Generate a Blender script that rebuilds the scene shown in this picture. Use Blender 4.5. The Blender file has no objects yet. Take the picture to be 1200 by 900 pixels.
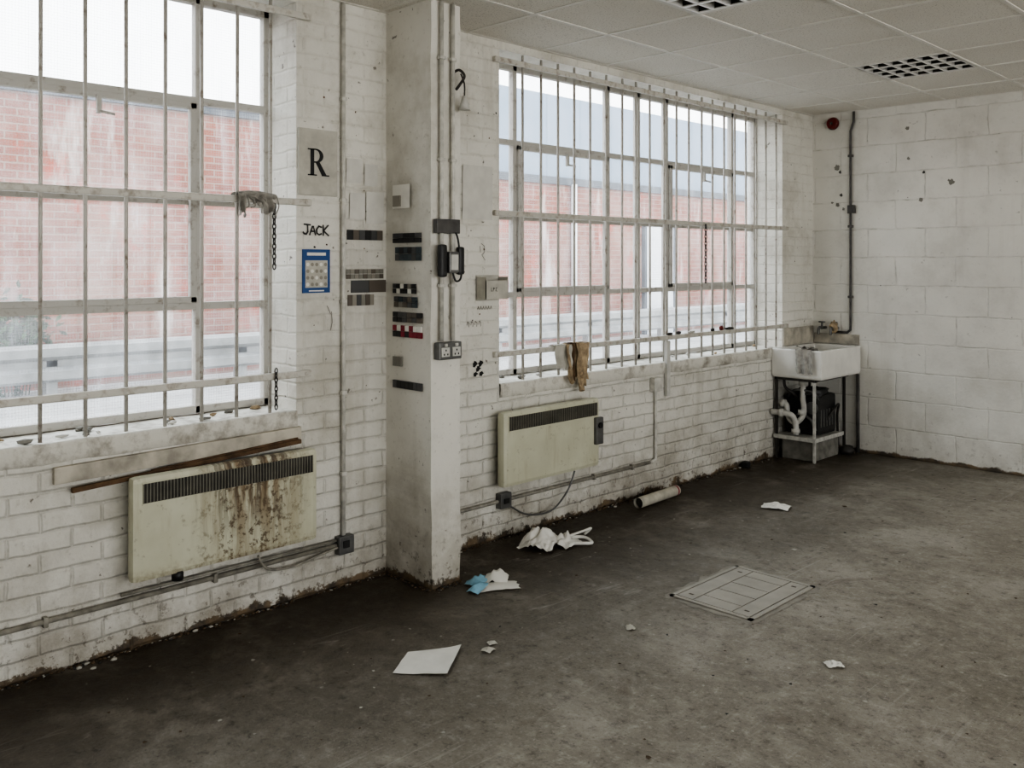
import bpy, bmesh, math, random
from mathutils import Vector, Matrix, noise
random.seed(7)
S = bpy.context.scene
try:
    S.view_settings.view_transform = 'AgX'; S.view_settings.look = 'AgX - High Contrast'; S.view_settings.exposure = .95
except Exception as ex: print(ex)
# ------------------------------------------------------------------ constants (metres)
WX = -3.78      # inner face of window wall
BY = 7.52       # inner face of back wall
CH = 2.89       # ceiling height
GX = -4.04      # glazing plane
# ------------------------------------------------------------------ material helper
class M:
    def __init__(s, name):
        s.m = bpy.data.materials.new(name); s.m.use_nodes = True
        s.t = s.m.node_tree; s.t.nodes.clear()
        s.out = s.t.nodes.new('ShaderNodeOutputMaterial')
        s._pos = None
    def n(s, typ, props=None, **ins):
        nd = s.t.nodes.new('ShaderNode' + typ)
        for k, v in (props or {}).items(): setattr(nd, k, v)
        for k, v in ins.items():
            key = int(k[1:]) if k[0] == 'i' and k[1:].isdigit() else k.replace('_', ' ')
            s.set(nd.inputs[key], v)
        return nd
    def set(s, sock, v):
        if isinstance(v, bpy.types.NodeSocket): s.t.links.new(v, sock)
        else:
            if hasattr(sock.default_value, '__len__') and hasattr(v, '__len__') and len(sock.default_value) == 4 and len(v) == 3:
                v = (*v, 1)
            sock.default_value = v
    def pos(s):
        if s._pos is None:
            tc = s.n('TexCoord'); s._pos = tc.outputs['Object']
        return s._pos
    def math(s, op, a, b=0.0, clamp=False):
        return s.n('Math', {'operation': op, 'use_clamp': clamp}, i0=a, i1=b).outputs[0]
    def mix(s, f, a, b, bt='MIX'):
        return s.n('Mix', {'data_type': 'RGBA', 'blend_type': bt}, i0=f, i6=a, i7=b).outputs[2]
    def noise(s, scale, detail=4, rough=.55, vec=None, dist=0.0):
        return s.n('TexNoise', None, Vector=vec or s.pos(), Scale=scale, Detail=detail, Roughness=rough, Distortion=dist).outputs[0]
    def rng(s, v, a, b, c=0.0, d=1.0):
        return s.n('MapRange', None, i0=v, i1=a, i2=b, i3=c, i4=d).outputs[0]
    def xyz(s):
        return s.n('SeparateXYZ', None, i0=s.pos()).outputs
    def comb(s, x, y, z):
        return s.n('CombineXYZ', None, i0=x, i1=y, i2=z).outputs[0]
    def scalev(s, v):
        return s.n('Mapping', None, Vector=s.pos(), Scale=v).outputs[0]
    def finish(s, color, rough=.6, metal=0.0, h=None, hs=.3, hd=.01, spec=.5, **kw):
        p = s.n('BsdfPrincipled', None, Base_Color=color, Roughness=rough, Metallic=metal)
        p.inputs['Specular IOR Level'].default_value = spec
        for k, v in kw.items(): s.set(p.inputs[k.replace('_', ' ')], v)
        if h is not None:
            b = s.n('Bump', None, Strength=hs, Distance=hd, Height=h)
            s.t.links.new(b.outputs[0], p.inputs['Normal'])
        s.t.links.new(p.outputs[0], s.out.inputs[0])
        return s.m

def simple(name, col, rough=.6, metal=0.0, var=.25, sc=14, spec=.5):
    m = M(name)
    n = m.noise(sc, 5)
    dark = tuple(c * (1 - var) for c in col)
    c = m.mix(m.rng(n, .35, .65), dark, col)
    return m.finish(c, rough, metal, h=n, hs=.15, hd=.003, spec=spec)

def painted_masonry(name, bw, bh, mortar, base=(.77, .75, .69), hs=.55, hd=.008, dirt=1.0, line=.25, fade=1.0, damp=1.0):
    m = M(name)
    o = m.xyz()
    u = m.math('ADD', o[0], o[1])
    u2 = m.math('ADD', u, m.math('MULTIPLY', m.math('SUBTRACT', m.noise(6, 4), .5), .03))
    z2 = m.math('ADD', o[2], m.math('MULTIPLY', m.math('SUBTRACT', m.noise(5.3, 4), .5), .028))
    br = m.n('TexBrick', {'offset': .5}, Vector=m.comb(u2, z2, 0.0), Color1=(.3, .3, .3), Color2=(.7, .7, .7), Mortar=(.5, .5, .5),
             Scale=1.0, Mortar_Size=mortar, Mortar_Smooth=1.0, Brick_Width=bw, Row_Height=bh, Bias=0.0)
    fac = m.math('MULTIPLY', br.outputs['Fac'], m.rng(o[2], .85, 1.3, 1.0, fade))
    n1 = m.noise(1.3, 6, .6); n2 = m.noise(9, 6, .65); n3 = m.noise(38, 5, .6)
    tint = m.mix(m.rng(n1, .35, .7), base, tuple(c * .84 for c in base))
    tint = m.mix(m.math('MULTIPLY', br.outputs['Color'], .06), tint, (.50, .48, .42))
    # joint dirt, only where the paint has gone
    big = m.noise(1.1, 5, .6)
    jd = m.math('MULTIPLY', m.math('MULTIPLY', fac, m.rng(n2, .46, .66, line * .05, line * 1.8)), m.rng(big, .38, .65, .25, 1.0), True)
    tint = m.mix(jd, tint, (.27, .25, .21))
    # grime patches, runs & chips
    g = m.math('MULTIPLY', m.rng(m.noise(2.6, 8, .7), .50, .72), .60 * dirt)
    tint = m.mix(g, tint, (.44, .41, .34))
    runs = m.noise(1.0, 6, .6, vec=m.scalev((5, 5, .5)))
    tint = m.mix(m.math('MULTIPLY', m.rng(runs, .56, .74), .38 * dirt), tint, (.34, .31, .25))
    tint = m.mix(m.math('MULTIPLY', m.rng(n3, .60, .72), .38 * dirt), tint, (.36, .34, .29))
    ch = m.rng(m.noise(17, 4, .6), .68, .72)
    tint = m.mix(m.math('MULTIPLY', ch, .8 * dirt), tint, (.13, .11, .09))
    # rising damp and scuffs close to the floor
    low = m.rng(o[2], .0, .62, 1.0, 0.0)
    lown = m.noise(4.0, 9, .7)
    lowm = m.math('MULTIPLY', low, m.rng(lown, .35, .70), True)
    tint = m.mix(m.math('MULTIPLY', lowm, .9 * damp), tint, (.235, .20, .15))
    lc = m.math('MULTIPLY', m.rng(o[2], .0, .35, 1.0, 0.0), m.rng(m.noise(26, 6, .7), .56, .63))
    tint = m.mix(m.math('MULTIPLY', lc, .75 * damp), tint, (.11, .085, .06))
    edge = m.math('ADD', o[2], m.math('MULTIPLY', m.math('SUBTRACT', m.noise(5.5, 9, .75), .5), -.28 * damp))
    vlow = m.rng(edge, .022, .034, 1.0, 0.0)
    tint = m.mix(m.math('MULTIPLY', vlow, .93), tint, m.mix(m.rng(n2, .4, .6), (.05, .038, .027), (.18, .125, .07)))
    h = m.math('ADD', m.math('MULTIPLY', fac, -1.0), m.math('MULTIPLY', n3, .55))
    h = m.math('ADD', h, m.math('MULTIPLY', n2, .9))
    return m.finish(tint, .6, h=h, hs=hs, hd=hd, spec=.35)

mBrickPaint = painted_masonry('painted_brick', .235, .079, .010, hs=.7, hd=.010, line=.28, fade=.5)
mBlockPaint = painted_masonry('painted_block', .47, .235, .009, base=(.80, .785, .735), hs=.5, hd=.007, dirt=.4, line=.34, damp=.38)
mPlaster = painted_masonry('painted_column', 4.0, 4.0, .001, base=(.78, .76, .70), hs=.35, hd=.006, dirt=1.0, line=.1)

# sill plaster
m = M('rough_sill_plaster'); n = m.noise(8, 8, .7); n2 = m.noise(45, 4)
mSill = m.finish(m.mix(m.rng(n, .48, .72), (.68, .66, .60), (.25, .22, .18)), .8, h=m.math('ADD', n, n2), hs=.4, hd=.01)

# floor
m = M('worn_concrete_floor')
o = m.xyz()
n1 = m.noise(.55, 7, .62); n2 = m.noise(1.7, 10, .72, dist=.3); n3 = m.noise(17, 9, .78); n4 = m.noise(80, 6, .7); n6 = m.noise(6.5, 10, .78)
c = m.mix(m.rng(n1, .35, .65), (.275, .248, .200), (.36, .33, .275))
c = m.mix(m.rng(n2, .46, .68, 0, .65), c, (.175, .152, .115))
c = m.mix(m.math('MULTIPLY', m.rng(n2, .49, .36), .55), c, (.47, .44, .385))
c = m.mix(m.math('MULTIPLY', m.rng(n6, .54, .68), .5), c, (.48, .455, .40))
c = m.mix(m.math('MULTIPLY', m.rng(n6, .46, .34), .55), c, (.115, .097, .072))
c = m.mix(m.math('MULTIPLY', m.rng(n3, .53, .66), .55), c, (.54, .51, .46))
c = m.mix(m.math('MULTIPLY', m.rng(n3, .46, .35), .7), c, (.07, .058, .044))
c = m.mix(m.math('MULTIPLY', m.rng(n4, .57, .68), .5), c, (.58, .55, .50))
c = m.mix(m.math('MULTIPLY', m.rng(n4, .43, .32), .65), c, (.05, .043, .033))
# oil / rust blotches
ob = m.math('MULTIPLY', m.rng(m.noise(2.9, 8, .7, dist=.8), .60, .67), .4)
c = m.mix(ob, c, (.13, .095, .066))
# floor colour multiplied darker towards the window wall
near_wall = m.math('MULTIPLY', m.rng(o[0], -3.5, -2.0, 1.0, 0.0), m.rng(n2, .08, .46))
c = m.mix(near_wall, c, (.21, .18, .15), 'MULTIPLY')
# scratches
def scratch(rot, sc, th):
    mp = m.n('Mapping', None, Vector=m.pos(), Rotation=(0, 0, rot), Scale=(sc, sc * .06, 1))
    nn = m.noise(3.0, 3, .5, vec=mp.outputs[0], dist=.4)
    a = m.math('ABSOLUTE', m.math('SUBTRACT', nn, .5))
    return m.rng(a, 0.0, th, 1.0, 0.0)
sc = m.math('MAXIMUM', scratch(.6, 1.3, .004), m.math('MAXIMUM', scratch(-.9, 1.0, .0035), scratch(1.6, 1.8, .003)))
sc = m.math('MULTIPLY', sc, m.rng(m.noise(1.9, 4), .5, .65))
c = m.mix(m.math('MULTIPLY', sc, .4), c, (.55, .52, .48))
sp = m.n('TexVoronoi', None, Vector=m.pos(), Scale=9.0, Randomness=1.0).outputs['Distance']
spk = m.math('MULTIPLY', m.rng(sp, .05, .09, 1.0, 0.0), m.rng(n3, .5, .6))
c = m.mix(m.math('MULTIPLY', spk, .6), c, (.62, .59, .54))
h = m.math('ADD', m.math('MULTIPLY', n3, .8), m.math('ADD', n6, m.math('MULTIPLY', n4, .5)))
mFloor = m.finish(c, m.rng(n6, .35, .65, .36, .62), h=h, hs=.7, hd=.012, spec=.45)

# ceiling tiles
m = M('ceiling_tile'); n = m.noise(120, 2, .5); n2 = m.noise(1.5, 4)
c = m.mix(m.rng(n, .60, .66), (.72, .695, .64), (.44, .42, .38))
c = m.mix(m.math('MULTIPLY', m.rng(n2, .45, .7), .25), c, (.57, .53, .46))
mTile = m.finish(c, .9, h=n, hs=.2, hd=.002)
mTbar = simple('ceiling_grid_metal', (.74, .72, .67), .5, var=.08)
# heaters
def heater_mat(name, stain):
    m = M(name); o = m.xyz()
    base = m.mix(m.rng(m.noise(5, 5), .35, .7), (.60, .595, .47), (.52, .51, .39))
    v = m.noise(1.0, 6, .65, vec=m.scalev((1, 22, 3.0)))
    v2 = m.noise(1.0, 4, .6, vec=m.scalev((1, 45, 5.0)))
    spots = m.noise(34, 6, .7)
    if stain:
        a = m.rng(m.math('ABSOLUTE', m.math('SUBTRACT', o[1], 2.04)), .10, .30, 1.0, 0.0)
        s1 = m.math('MULTIPLY', m.math('MULTIPLY', m.rng(v, .40, .56), a), m.rng(o[2], .28, .60, .35, 1.0), True)
        base = m.mix(m.math('MULTIPLY', s1, .85), base, (.20, .125, .06))
        s2 = m.math('MULTIPLY', m.math('MULTIPLY', m.rng(v2, .50, .58), a), m.rng(o[2], .38, .62, .0, 1.0), True)
        base = m.mix(m.math('MULTIPLY', s2, .8), base, (.07, .04, .02))
        a2 = m.math('MULTIPLY', a, m.rng(spots, .52, .60))
        base = m.mix(m.math('MULTIPLY', a2, .85), base, (.09, .055, .03))
        bl = m.math('MULTIPLY', m.rng(o[2], .30, .36, 1, 0), m.rng(spots, .40, .6))
        base = m.mix(m.math('MULTIPLY', bl, .6), base, (.2, .13, .06))
    base = m.mix(m.math('MULTIPLY', m.rng(spots, .60, .70), .5), base, (.20, .17, .11))
    base = m.mix(m.math('MULTIPLY', m.rng(v, .56, .72), .35), base, (.34, .29, .18))
    return m.finish(base, .42)
mHeatA = heater_mat('cream_enamel_stained', True)
mHeatB = heater_mat('cream_enamel', False)
mGrille = simple('grille_dark', (.06, .055, .045), .7, var=.5)
mFin = simple('grille_fin', (.22, .21, .17), .5)
mWhiteMetal = simple('white_painted_steel', (.62, .61, .57), .45, var=.3, sc=25)
m = M('barred_steel'); n = m.noise(22, 5, .7)
mBar = m.finish(m.mix(m.rng(n, .54, .72), (.52, .50, .46), (.22, .165, .12)), .5, .1, h=n, hs=.3, hd=.003)
m = M('rail_steel'); n = m.noise(16, 5, .7)
mRail = m.finish(m.mix(m.rng(n, .50, .72), (.58, .56, .51), (.28, .23, .18)), .5, .1, h=n, hs=.3, hd=.003)
m = M('window_frame_paint'); n = m.noise(18, 6, .7)
mFrame = m.finish(m.mix(m.rng(n, .54, .74), (.50, .485, .45), (.23, .19, .15)), .55, h=n, hs=.3, hd=.003)
mConduit = simple('painted_conduit', (.68, .665, .61), .45, var=.3, sc=20)
mConduitD = simple('dirty_conduit', (.36, .34, .29), .5, var=.45, sc=20)
mGreyBox = simple('galvanised_box', (.20, .20, .195), .4, .5, var=.3)
mBlack = simple('black_plastic', (.03, .03, .03), .45)
mDark = simple('dark_iron', (.06, .055, .05), .5)
mPipe = simple('grey_pipe', (.12, .115, .11), .5, var=.4)
mWhitePl = simple('white_plastic', (.62, .61, .57), .4, var=.2)
mCeramic = simple('glazed_fireclay', (.80, .785, .74), .22, var=.12, sc=6)
mPaper = simple('paper_white', (.80, .785, .73), .8, var=.08)
mPaperOld = simple('paper_aged', (.56, .54, .48), .85, var=.2)
mFaint = simple('paper_painted_over', (.67, .655, .61), .8, var=.1)
mPoly = simple('polythene', (.80, .785, .74), .35, var=.1)
mBlueP = simple('pale_blue_cloth', (.30, .54, .68), .8)
mBlue = simple('calendar_blue', (.025, .09, .27), .5, var=.1)
mTan = simple('tan_leather', (.52, .40, .26), .75, var=.6, sc=22)
mRagG = simple('grey_rag', (.42, .40, .36), .9, var=.4, sc=25)
mRagW = simple('pale_rag', (.46, .44, .40), .9, var=.4, sc=25)
mWood = simple('old_timber', (.18, .11, .06), .8, var=.6, sc=12)
mWoodW = simple('painted_timber', (.58, .54, .46), .7, var=.45, sc=9)
mInk = simple('black_ink', (.02, .02, .02), .6)
mFadeInk = simple('marker_ink', (.09, .088, .085), .7)
mScuff = simple('scuff', (.30, .28, .25), .7)
mRed = simple('red_plastic', (.16, .015, .012), .4)
mTube = simple('card_tube', (.56, .53, .45), .8, var=.3)
mConc = simple('concrete_block', (.28, .27, .24), .9, var=.4)
mCover = simple('inspection_cover_dusty', (.42, .395, .345), .6, var=.16, sc=7)
mSurround = simple('cement_surround', (.38, .355, .31), .85, var=.3, sc=12)
mCoverD = simple('inspection_cover_groove', (.12, .105, .08), .8, var=.3)
mAlu = simple('louvre_aluminium', (.82, .81, .78), .35, .2, var=.08)
mMaroon = simple('swatch_maroon', (.30, .03, .05), .4)
mSw = [simple('swatch_%d' % i, c, .35, var=.05) for i, c in enumerate([(.03, .03, .03), (.09, .09, .09), (.14, .12, .10), (.24, .23, .20), (.05, .07, .08), (.30, .28, .24)])]
mDebris = simple('plaster_debris', (.15, .105, .065), .95, var=.6, sc=60)
mChip = simple('paint_chips', (.50, .48, .43), .9, var=.3)

# glass: georgian wired, dusty
m = M('dusty_wired_glass')
o = m.xyz()
def wire(ax):
    f = m.math('FRACT', m.math('MULTIPLY', ax, 1 / .0125))
    return m.math('LESS_THAN', f, .09)
w = m.math('MAXIMUM', wire(o[1]), wire(o[2]))
dn = m.rng(m.noise(3.2, 6, .65), .35, .7, .08, .24)
dn2 = m.math('ADD', dn, m.math('MULTIPLY', m.rng(m.noise(1.0, 5, .6, vec=m.scalev((1, 14, 1.5))), .52, .72), .14))
tr = m.n('BsdfTransparent', None, Color=(.91, .93, .94))
tl = m.n('BsdfTranslucent', None, Color=(.80, .85, .90))
df = m.n('BsdfDiffuse', None, Color=(.5, .49, .46))
gl = m.n('BsdfGlossy', None, Color=(1, 1, 1), Roughness=.08)
a = m.n('MixShader', None, i0=dn2); m.t.links.new(tr.outputs[0], a.inputs[1]); m.t.links.new(tl.outputs[0], a.inputs[2])
b = m.n('MixShader', None, i0=m.math('MULTIPLY', w, .35)); m.t.links.new(a.outputs[0], b.inputs[1]); m.t.links.new(df.outputs[0], b.inputs[2])
c_ = m.n('MixShader', None, i0=.03); m.t.links.new(b.outputs[0], c_.inputs[1]); m.t.links.new(gl.outputs[0], c_.inputs[2])
m.t.links.new(c_.outputs[0], m.out.inputs[0]); mGlass = m.m

# exterior brick
m = M('red_brick'); o = m.xyz()
br = m.n('TexBrick', {'offset': .5}, Vector=m.comb(m.math('ADD', o[0], o[1]), o[2], 0.0), Color1=(.21, .060, .034), Color2=(.27, .085, .048), Mortar=(.28, .19, .15),
         Scale=1.0, Mortar_Size=.009, Mortar_Smooth=.2, Brick_Width=.235, Row_Height=.079, Bias=0.0)
nn = m.noise(.9, 7, .7); n5 = m.noise(1.6, 6, .65)
c = m.mix(m.rng(nn, .46, .68, 0, .55), br.outputs['Color'], (.42, .33, .28))
c = m.mix(m.rng(n5, .58, .66, 0, .6), c, (.42, .055, .02))
vs = m.noise(1.0, 6, .65, vec=m.scalev((1, 2.2, .45)))
c = m.mix(m.rng(vs, .55, .66, 0, .7), c, (.58, .54, .50))
mExtBrick = m.finish(c, .85, h=m.math('MULTIPLY', br.outputs['Fac'], -1.0), hs=.4, hd=.01)
m = M('profiled_cladding'); o = m.xyz()
wv = m.math('FRACT', m.math('MULTIPLY', o[1], 1.2))
mClad = m.finish(m.mix(m.rng(wv, .0, .06, 1.0, 0.0), (.20, .26, .34), (.13, .18, .25)), .5)
mExtGround = simple('yard_concrete', (.40, .395, .38), .9, var=.25, sc=2)
mGalv = simple('galvanised_rail', (.32, .32, .31), .45, .2, var=.35, sc=4)
mLeaf = simple('weed_leaf', (.02, .07, .012), .7)
mExtWhite = simple('door_white', (.75, .76, .78), .5, var=.08)
mExtGrey = simple('ext_fascia', (.07, .08, .095), .6)

# ------------------------------------------------------------------ mesh helpers
class B:
    """accumulates geometry for one object"""
    def __init__(s, name, mats, parent=None):
        s.name, s.mats, s.bm, s.parent = name, mats, bmesh.new(), parent
    def box(s, x0, x1, y0, y1, z0, z1, mi=0, bev=0.0, tilt=0.0):
        x0, x1 = sorted((x0, x1)); y0, y1 = sorted((y0, y1)); z0, z1 = sorted((z0, z1))
        t = bmesh.new()
        bmesh.ops.create_cube(t, size=1)
        for v in t.verts:
            v.co = Vector(((x0 + x1) / 2 + v.co.x * (x1 - x0), (y0 + y1) / 2 + v.co.y * (y1 - y0), (z0 + z1) / 2 + v.co.z * (z1 - z0) + v.co.y * tilt))
        if bev > 0:
            bmesh.ops.bevel(t, geom=t.edges[:], offset=bev, segments=2, affect='EDGES', profile=.6)
        s.merge(t, mi); return s
    def merge(s, t, mi=0, M4=None, smooth=False):
        t.verts.ensure_lookup_table()
        mp = {}
        for v in t.verts: mp[v] = s.bm.verts.new(M4 @ v.co if M4 else v.co)
        for f in t.faces:
            try:
                nf = s.bm.faces.new([mp[v] for v in f.verts]); nf.material_index = mi; nf.smooth = smooth or f.smooth
            except ValueError: pass
        t.free()
    def cyl(s, p0, p1, r, mi=0, seg=14, r2=None, caps=True):
        p0, p1 = Vector(p0), Vector(p1); d = p1 - p0
        t = bmesh.new()
        bmesh.ops.create_cone(t, cap_ends=caps, segments=seg, radius1=r, radius2=r if r2 is None else r2, depth=d.length)
        for f in t.faces: f.smooth = len(f.verts) == 4
        s.merge(t, mi, Matrix.Translation((p0 + p1) / 2) @ d.to_track_quat('Z', 'Y').to_matrix().to_4x4()); return s
    def tube(s, pts, r, mi=0, seg=10, sub=0):
        P = [Vector(p) for p in pts]
        if sub:
            Q = []
            for i in range(len(P) - 1):
                a, b_, c, d = P[max(i - 1, 0)], P[i], P[i + 1], P[min(i + 2, len(P) - 1)]
                for k in range(sub):
                    u = k / sub
                    Q.append(.5 * ((2 * b_) + (c - a) * u + (2 * a - 5 * b_ + 4 * c - d) * u * u + (3 * b_ - a - 3 * c + d) * u ** 3))
            Q.append(P[-1]); P = Q
        rings = []
        prev = None
        for i, p in enumerate(P):
            d = (P[min(i + 1, len(P) - 1)] - P[max(i - 1, 0)]).normalized()
            if prev is None: a = d.orthogonal().normalized()
            else:
                a = prev - d * prev.dot(d)
                a = a.normalized() if a.length > 1e-5 else d.orthogonal().normalized()
            prev = a; b_ = d.cross(a)
            rings.append([s.bm.verts.new(p + (a * math.cos(2 * math.pi * k / seg) + b_ * math.sin(2 * math.pi * k / seg)) * r) for k in range(seg)])
        for i in range(len(rings) - 1):
            for k in range(seg):
                f = s.bm.faces.new([rings[i][k], rings[i][(k + 1) % seg], rings[i + 1][(k + 1) % seg], rings[i + 1][k]])
                f.smooth = True; f.material_index = mi
        for rg in (rings[0][::-1], rings[-1]):
            f = s.bm.faces.new(rg); f.material_index = mi
        return s
    def poly(s, pts, mi=0):
        f = s.bm.faces.new([s.bm.verts.new(Vector(p)) for p in pts]); f.material_index = mi; return s
    def blob(s, c, rx, ry, rz, mi=0, amp=.3, fr=6.0, sub=3, seed=0):
        t = bmesh.new(); bmesh.ops.create_icosphere(t, subdivisions=sub, radius=1)
        for v in t.verts:
            k = 1 + amp * noise.noise(v.co * fr * .35 + Vector((seed, seed * 1.7, 0)))
            v.co = Vector((c[0] + v.co.x * rx * k, c[1] + v.co.y * ry * k, c[2] + v.co.z * rz * k))
        s.merge(t, mi, smooth=True); return s
    def sheet(s, origin, ux, uy, nx, ny, fn, mi=0, smooth=True):
        """grid sheet; fn(u,v)->offset vector"""
        o, ux, uy = Vector(origin), Vector(ux), Vector(uy)
        V = [[s.bm.verts.new(o + ux * (i / nx) + uy * (j / ny) + Vector(fn(i / nx, j / ny))) for j in range(ny + 1)] for i in range(nx + 1)]
        for i in range(nx):
            for j in range(ny):
                f = s.bm.faces.new([V[i][j], V[i + 1][j], V[i + 1][j + 1], V[i][j + 1]]); f.material_index = mi; f.smooth = smooth
        return s
    def done(s, parent=None):
        bmesh.ops.recalc_face_normals(s.bm, faces=s.bm.faces[:])
        me = bpy.data.meshes.new(s.name); s.bm.to_mesh(me); s.bm.free()
        ob = bpy.data.objects.new(s.name, me); S.collection.objects.link(ob)
        for mm in s.mats: me.materials.append(mm)
        p = parent or s.parent
        if p: ob.parent = p
        return ob
def empty(name):
    e = bpy.data.objects.new(name, None); S.collection.objects.link(e); e.empty_display_size = .1; return e
def N3(x, y, z, f=1.0): return noise.noise(Vector((x * f, y * f, z * f)))

# ------------------------------------------------------------------ room shell
W1 = (-.98, 2.33); W2 = (3.675, 6.98)
SZ, HZ = .83, 2.84
XO = WX - .33
b = B('wall_left', [mBrickPaint, mBrickPaint])
b.box(XO, WX, -3.2, BY + .2, -.1, SZ)
b.box(XO, WX, -3.2, BY + .2, HZ, CH + .1)
b.box(XO, WX, -3.2, W1[0], SZ, HZ)
b.box(XO, WX, W1[1], W2[0], SZ, HZ)
b.box(XO, WX, W2[1], BY + .2, SZ, HZ)
b.done()
b = B('wall_back', [mBlockPaint]); b.box(WX, 4.6, BY, BY + .2, -.1, CH + .1); b.done()
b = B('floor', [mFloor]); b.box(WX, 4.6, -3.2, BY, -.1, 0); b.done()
# the unseen side of the room: block walls, plus an added opening sized for fill light
FILL_OPEN = (-2.8, 6.2, .55, 2.82)
b = B('wall_right', [mBlockPaint])
b.box(4.4, 4.6, -3.2, BY, 0, FILL_OPEN[2]); b.box(4.4, 4.6, -3.2, BY, FILL_OPEN[3], CH); b.box(4.4, 4.6, -3.2, FILL_OPEN[0], FILL_OPEN[2], FILL_OPEN[3]); b.box(4.4, 4.6, FILL_OPEN[1], BY, FILL_OPEN[2], FILL_OPEN[3]); b.done()
b = B('wall_rear', [mBlockPaint]); b.box(XO, 4.6, -3.4, -3.2, -.1, CH + .1); b.done()
b = B('window_3', [mFrame])  # bars across the added fill-light opening
for k in range(8):
    y = FILL_OPEN[0] + (FILL_OPEN[1] - FILL_OPEN[0]) * k / 7; b.box(4.48, 4.52, y - .02, y + .02, FILL_OPEN[2], FILL_OPEN[3])
for z in (FILL_OPEN[2] + .02, 1.87, FILL_OPEN[3] - .02): b.box(4.482, 4.518, FILL_OPEN[0], FILL_OPEN[1], z - .02, z + .02)
b.done()
# masonry pier
b = B('column', [mPlaster])
t = bmesh.new(); bmesh.ops.create_cube(t, size=1)
for v in t.verts: v.co = Vector((WX + .18 + v.co.x * .36, 2.955 + v.co.y * .19, CH / 2 + v.co.z * CH))
bmesh.ops.subdivide_edges(t, edges=[e for e in t.edges if abs(e.verts[0].co.z - e.verts[1].co.z) > 1], cuts=70, use_grid_fill=True)
for v in t.verts:
    k = .004 + .008 * max(0, 1 - v.co.z / .5)
    if v.co.x > WX + .1: v.co.x += N3(v.co.y * 5, v.co.x, v.co.z * 7) * k; v.co.y += N3(v.co.z * 6, v.co.x * 4, 3) * k
b.merge(t); b.done()

# suspended ceiling
LIGHTS = [(-2.65, 5.81), (-2.65, 3.41), (-.25, 5.81), (-.25, 3.41)]
xs = [WX] + [-3.25 + .6 * i for i in range(13)] + [4.6]
ys = [-3.2] + [-2.59 + .6 * i for i in range(17)] + [BY]
b = B('ceiling', [mTile, mTbar])
for i in range(len(xs) - 1):
    for j in range(len(ys) - 1):
        if any(abs(xs[i] - lx) < .02 and abs(ys[j] - ly) < .02 for lx, ly in LIGHTS): continue
        dz = random.uniform(-.001, .0025)
        b.box(xs[i] + .004, xs[i + 1] - .004, ys[j] + .004, ys[j + 1] - .004, CH + dz, CH + .015, 0)
for x in xs[1:-1]: b.box(x - .011, x + .011, -3.2, BY, CH - .004, CH + .03, 1)
for y in ys[1:-1]: b.box(WX, 4.6, y - .011, y + .011, CH - .0045, CH + .03, 1)
b.box(WX, WX + .022, -3.2, BY, CH - .003, CH + .02, 1); b.box(WX, 4.6, BY - .022, BY, CH - .003, CH + .02, 1)
b.box(XO, 4.6, -3.2, BY + .2, CH + .12, CH + .2, 0)
b.done()
for lx, ly in LIGHTS:
    b = B('recessed_ceiling_light', [mAlu, mGrille, mWhitePl, mTbar])
    x0, x1, y0, y1 = lx + .008, lx + .592, ly + .008, ly + .592
    b.box(x0, x1, y0, y1, CH + .085, CH + .095, 1)
    for a in ((x0, x0 + .006, y0, y1), (x1 - .006, x1, y0, y1), (x0, x1, y0, y0 + .006), (x0, x1, y1 - .006, y1)):
        b.box(*a, CH - .002, CH + .09, 1)
    for k in range(0, 7):
        q = x0 + .006 + (x1 - x0 - .012) * k / 6
        b.box(q - .008, q + .008, y0, y1, CH - .004, CH + .002, 0)
        b.box(q - .003, q + .003, y0, y1, CH, CH + .035, 0)
    for k in range(0, 5):
        q = y0 + .006 + (y1 - y0 - .012) * k / 4
        b.box(x0, x1, q - .012, q + .012, CH - .0035, CH + .0025, 0)
        b.box(x0, x1, q - .003, q + .003, CH, CH + .035, 1)
    for k in range(4):
        q = y0 + (y1 - y0) * (k + .5) / 4
        b.cyl((x0 + .02, q, CH + .065), (x1 - .02, q, CH + .065), .008, 2, 8)
    b.done()

# ------------------------------------------------------------------ windows
def window(idx, y0, y1, mull, cas):
    e = empty('window_%d' % idx)
    f = B('steel_frame', [mFrame])
    X0, X1 = GX - .03, GX + .012
    zb, zt = .90, HZ
    f.box(X0, X1, y0, y0 + .03, zb, zt, bev=.003); f.box(X0, X1, y1 - .03, y1, zb, zt, bev=.003)
    f.box(X0, X1, y0, y1, zb, zb + .035, bev=.003); f.box(X0, X1, y0, y1, zt - .035, zt, bev=.003)
    for ym in mull: f.box(X0, X1, ym - .017, ym + .017, zb, zt, bev=.003)
    for z, w in ((1.40, .017), (2.355, .017)): f.box(X0 + .002, X1 - .001, y0, y1, z - w, z + w, bev=.003)
    f.box(X0 + .01, X1 - .008, y0, y1, 1.88 - .011, 1.88 + .011, bev=.002)
    for a, c in cas:      # opening casements: second inner frame, stay and handle
        for q in ((a + .018, a + .05), (c - .05, c - .018)): f.box(GX, GX + .03, q[0], q[1], 1.415, 2.34, bev=.004)
        f.box(GX, GX + .03, a + .018, c - .018, 1.415, 1.445, bev=.004); f.box(GX, GX + .03, a + .018, c - .018, 2.31, 2.34, bev=.004)
        mid = (a + c) / 2
        f.box(GX + .03, GX + .05, mid - .01, mid + .01, 2.24, 2.32, bev=.003)
        f.cyl((GX + .045, mid, 2.25), (GX + .06, mid + .06, 2.24), .006)
    f.done(e)
    g = B('panes', [mGlass]); g.poly([(GX - .012, y0 + .01, zb), (GX - .012, y1 - .01, zb), (GX - .012, y1 - .01, zt), (GX - .012, y0 + .01, zt)]); g.done(e)
    return e
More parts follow.
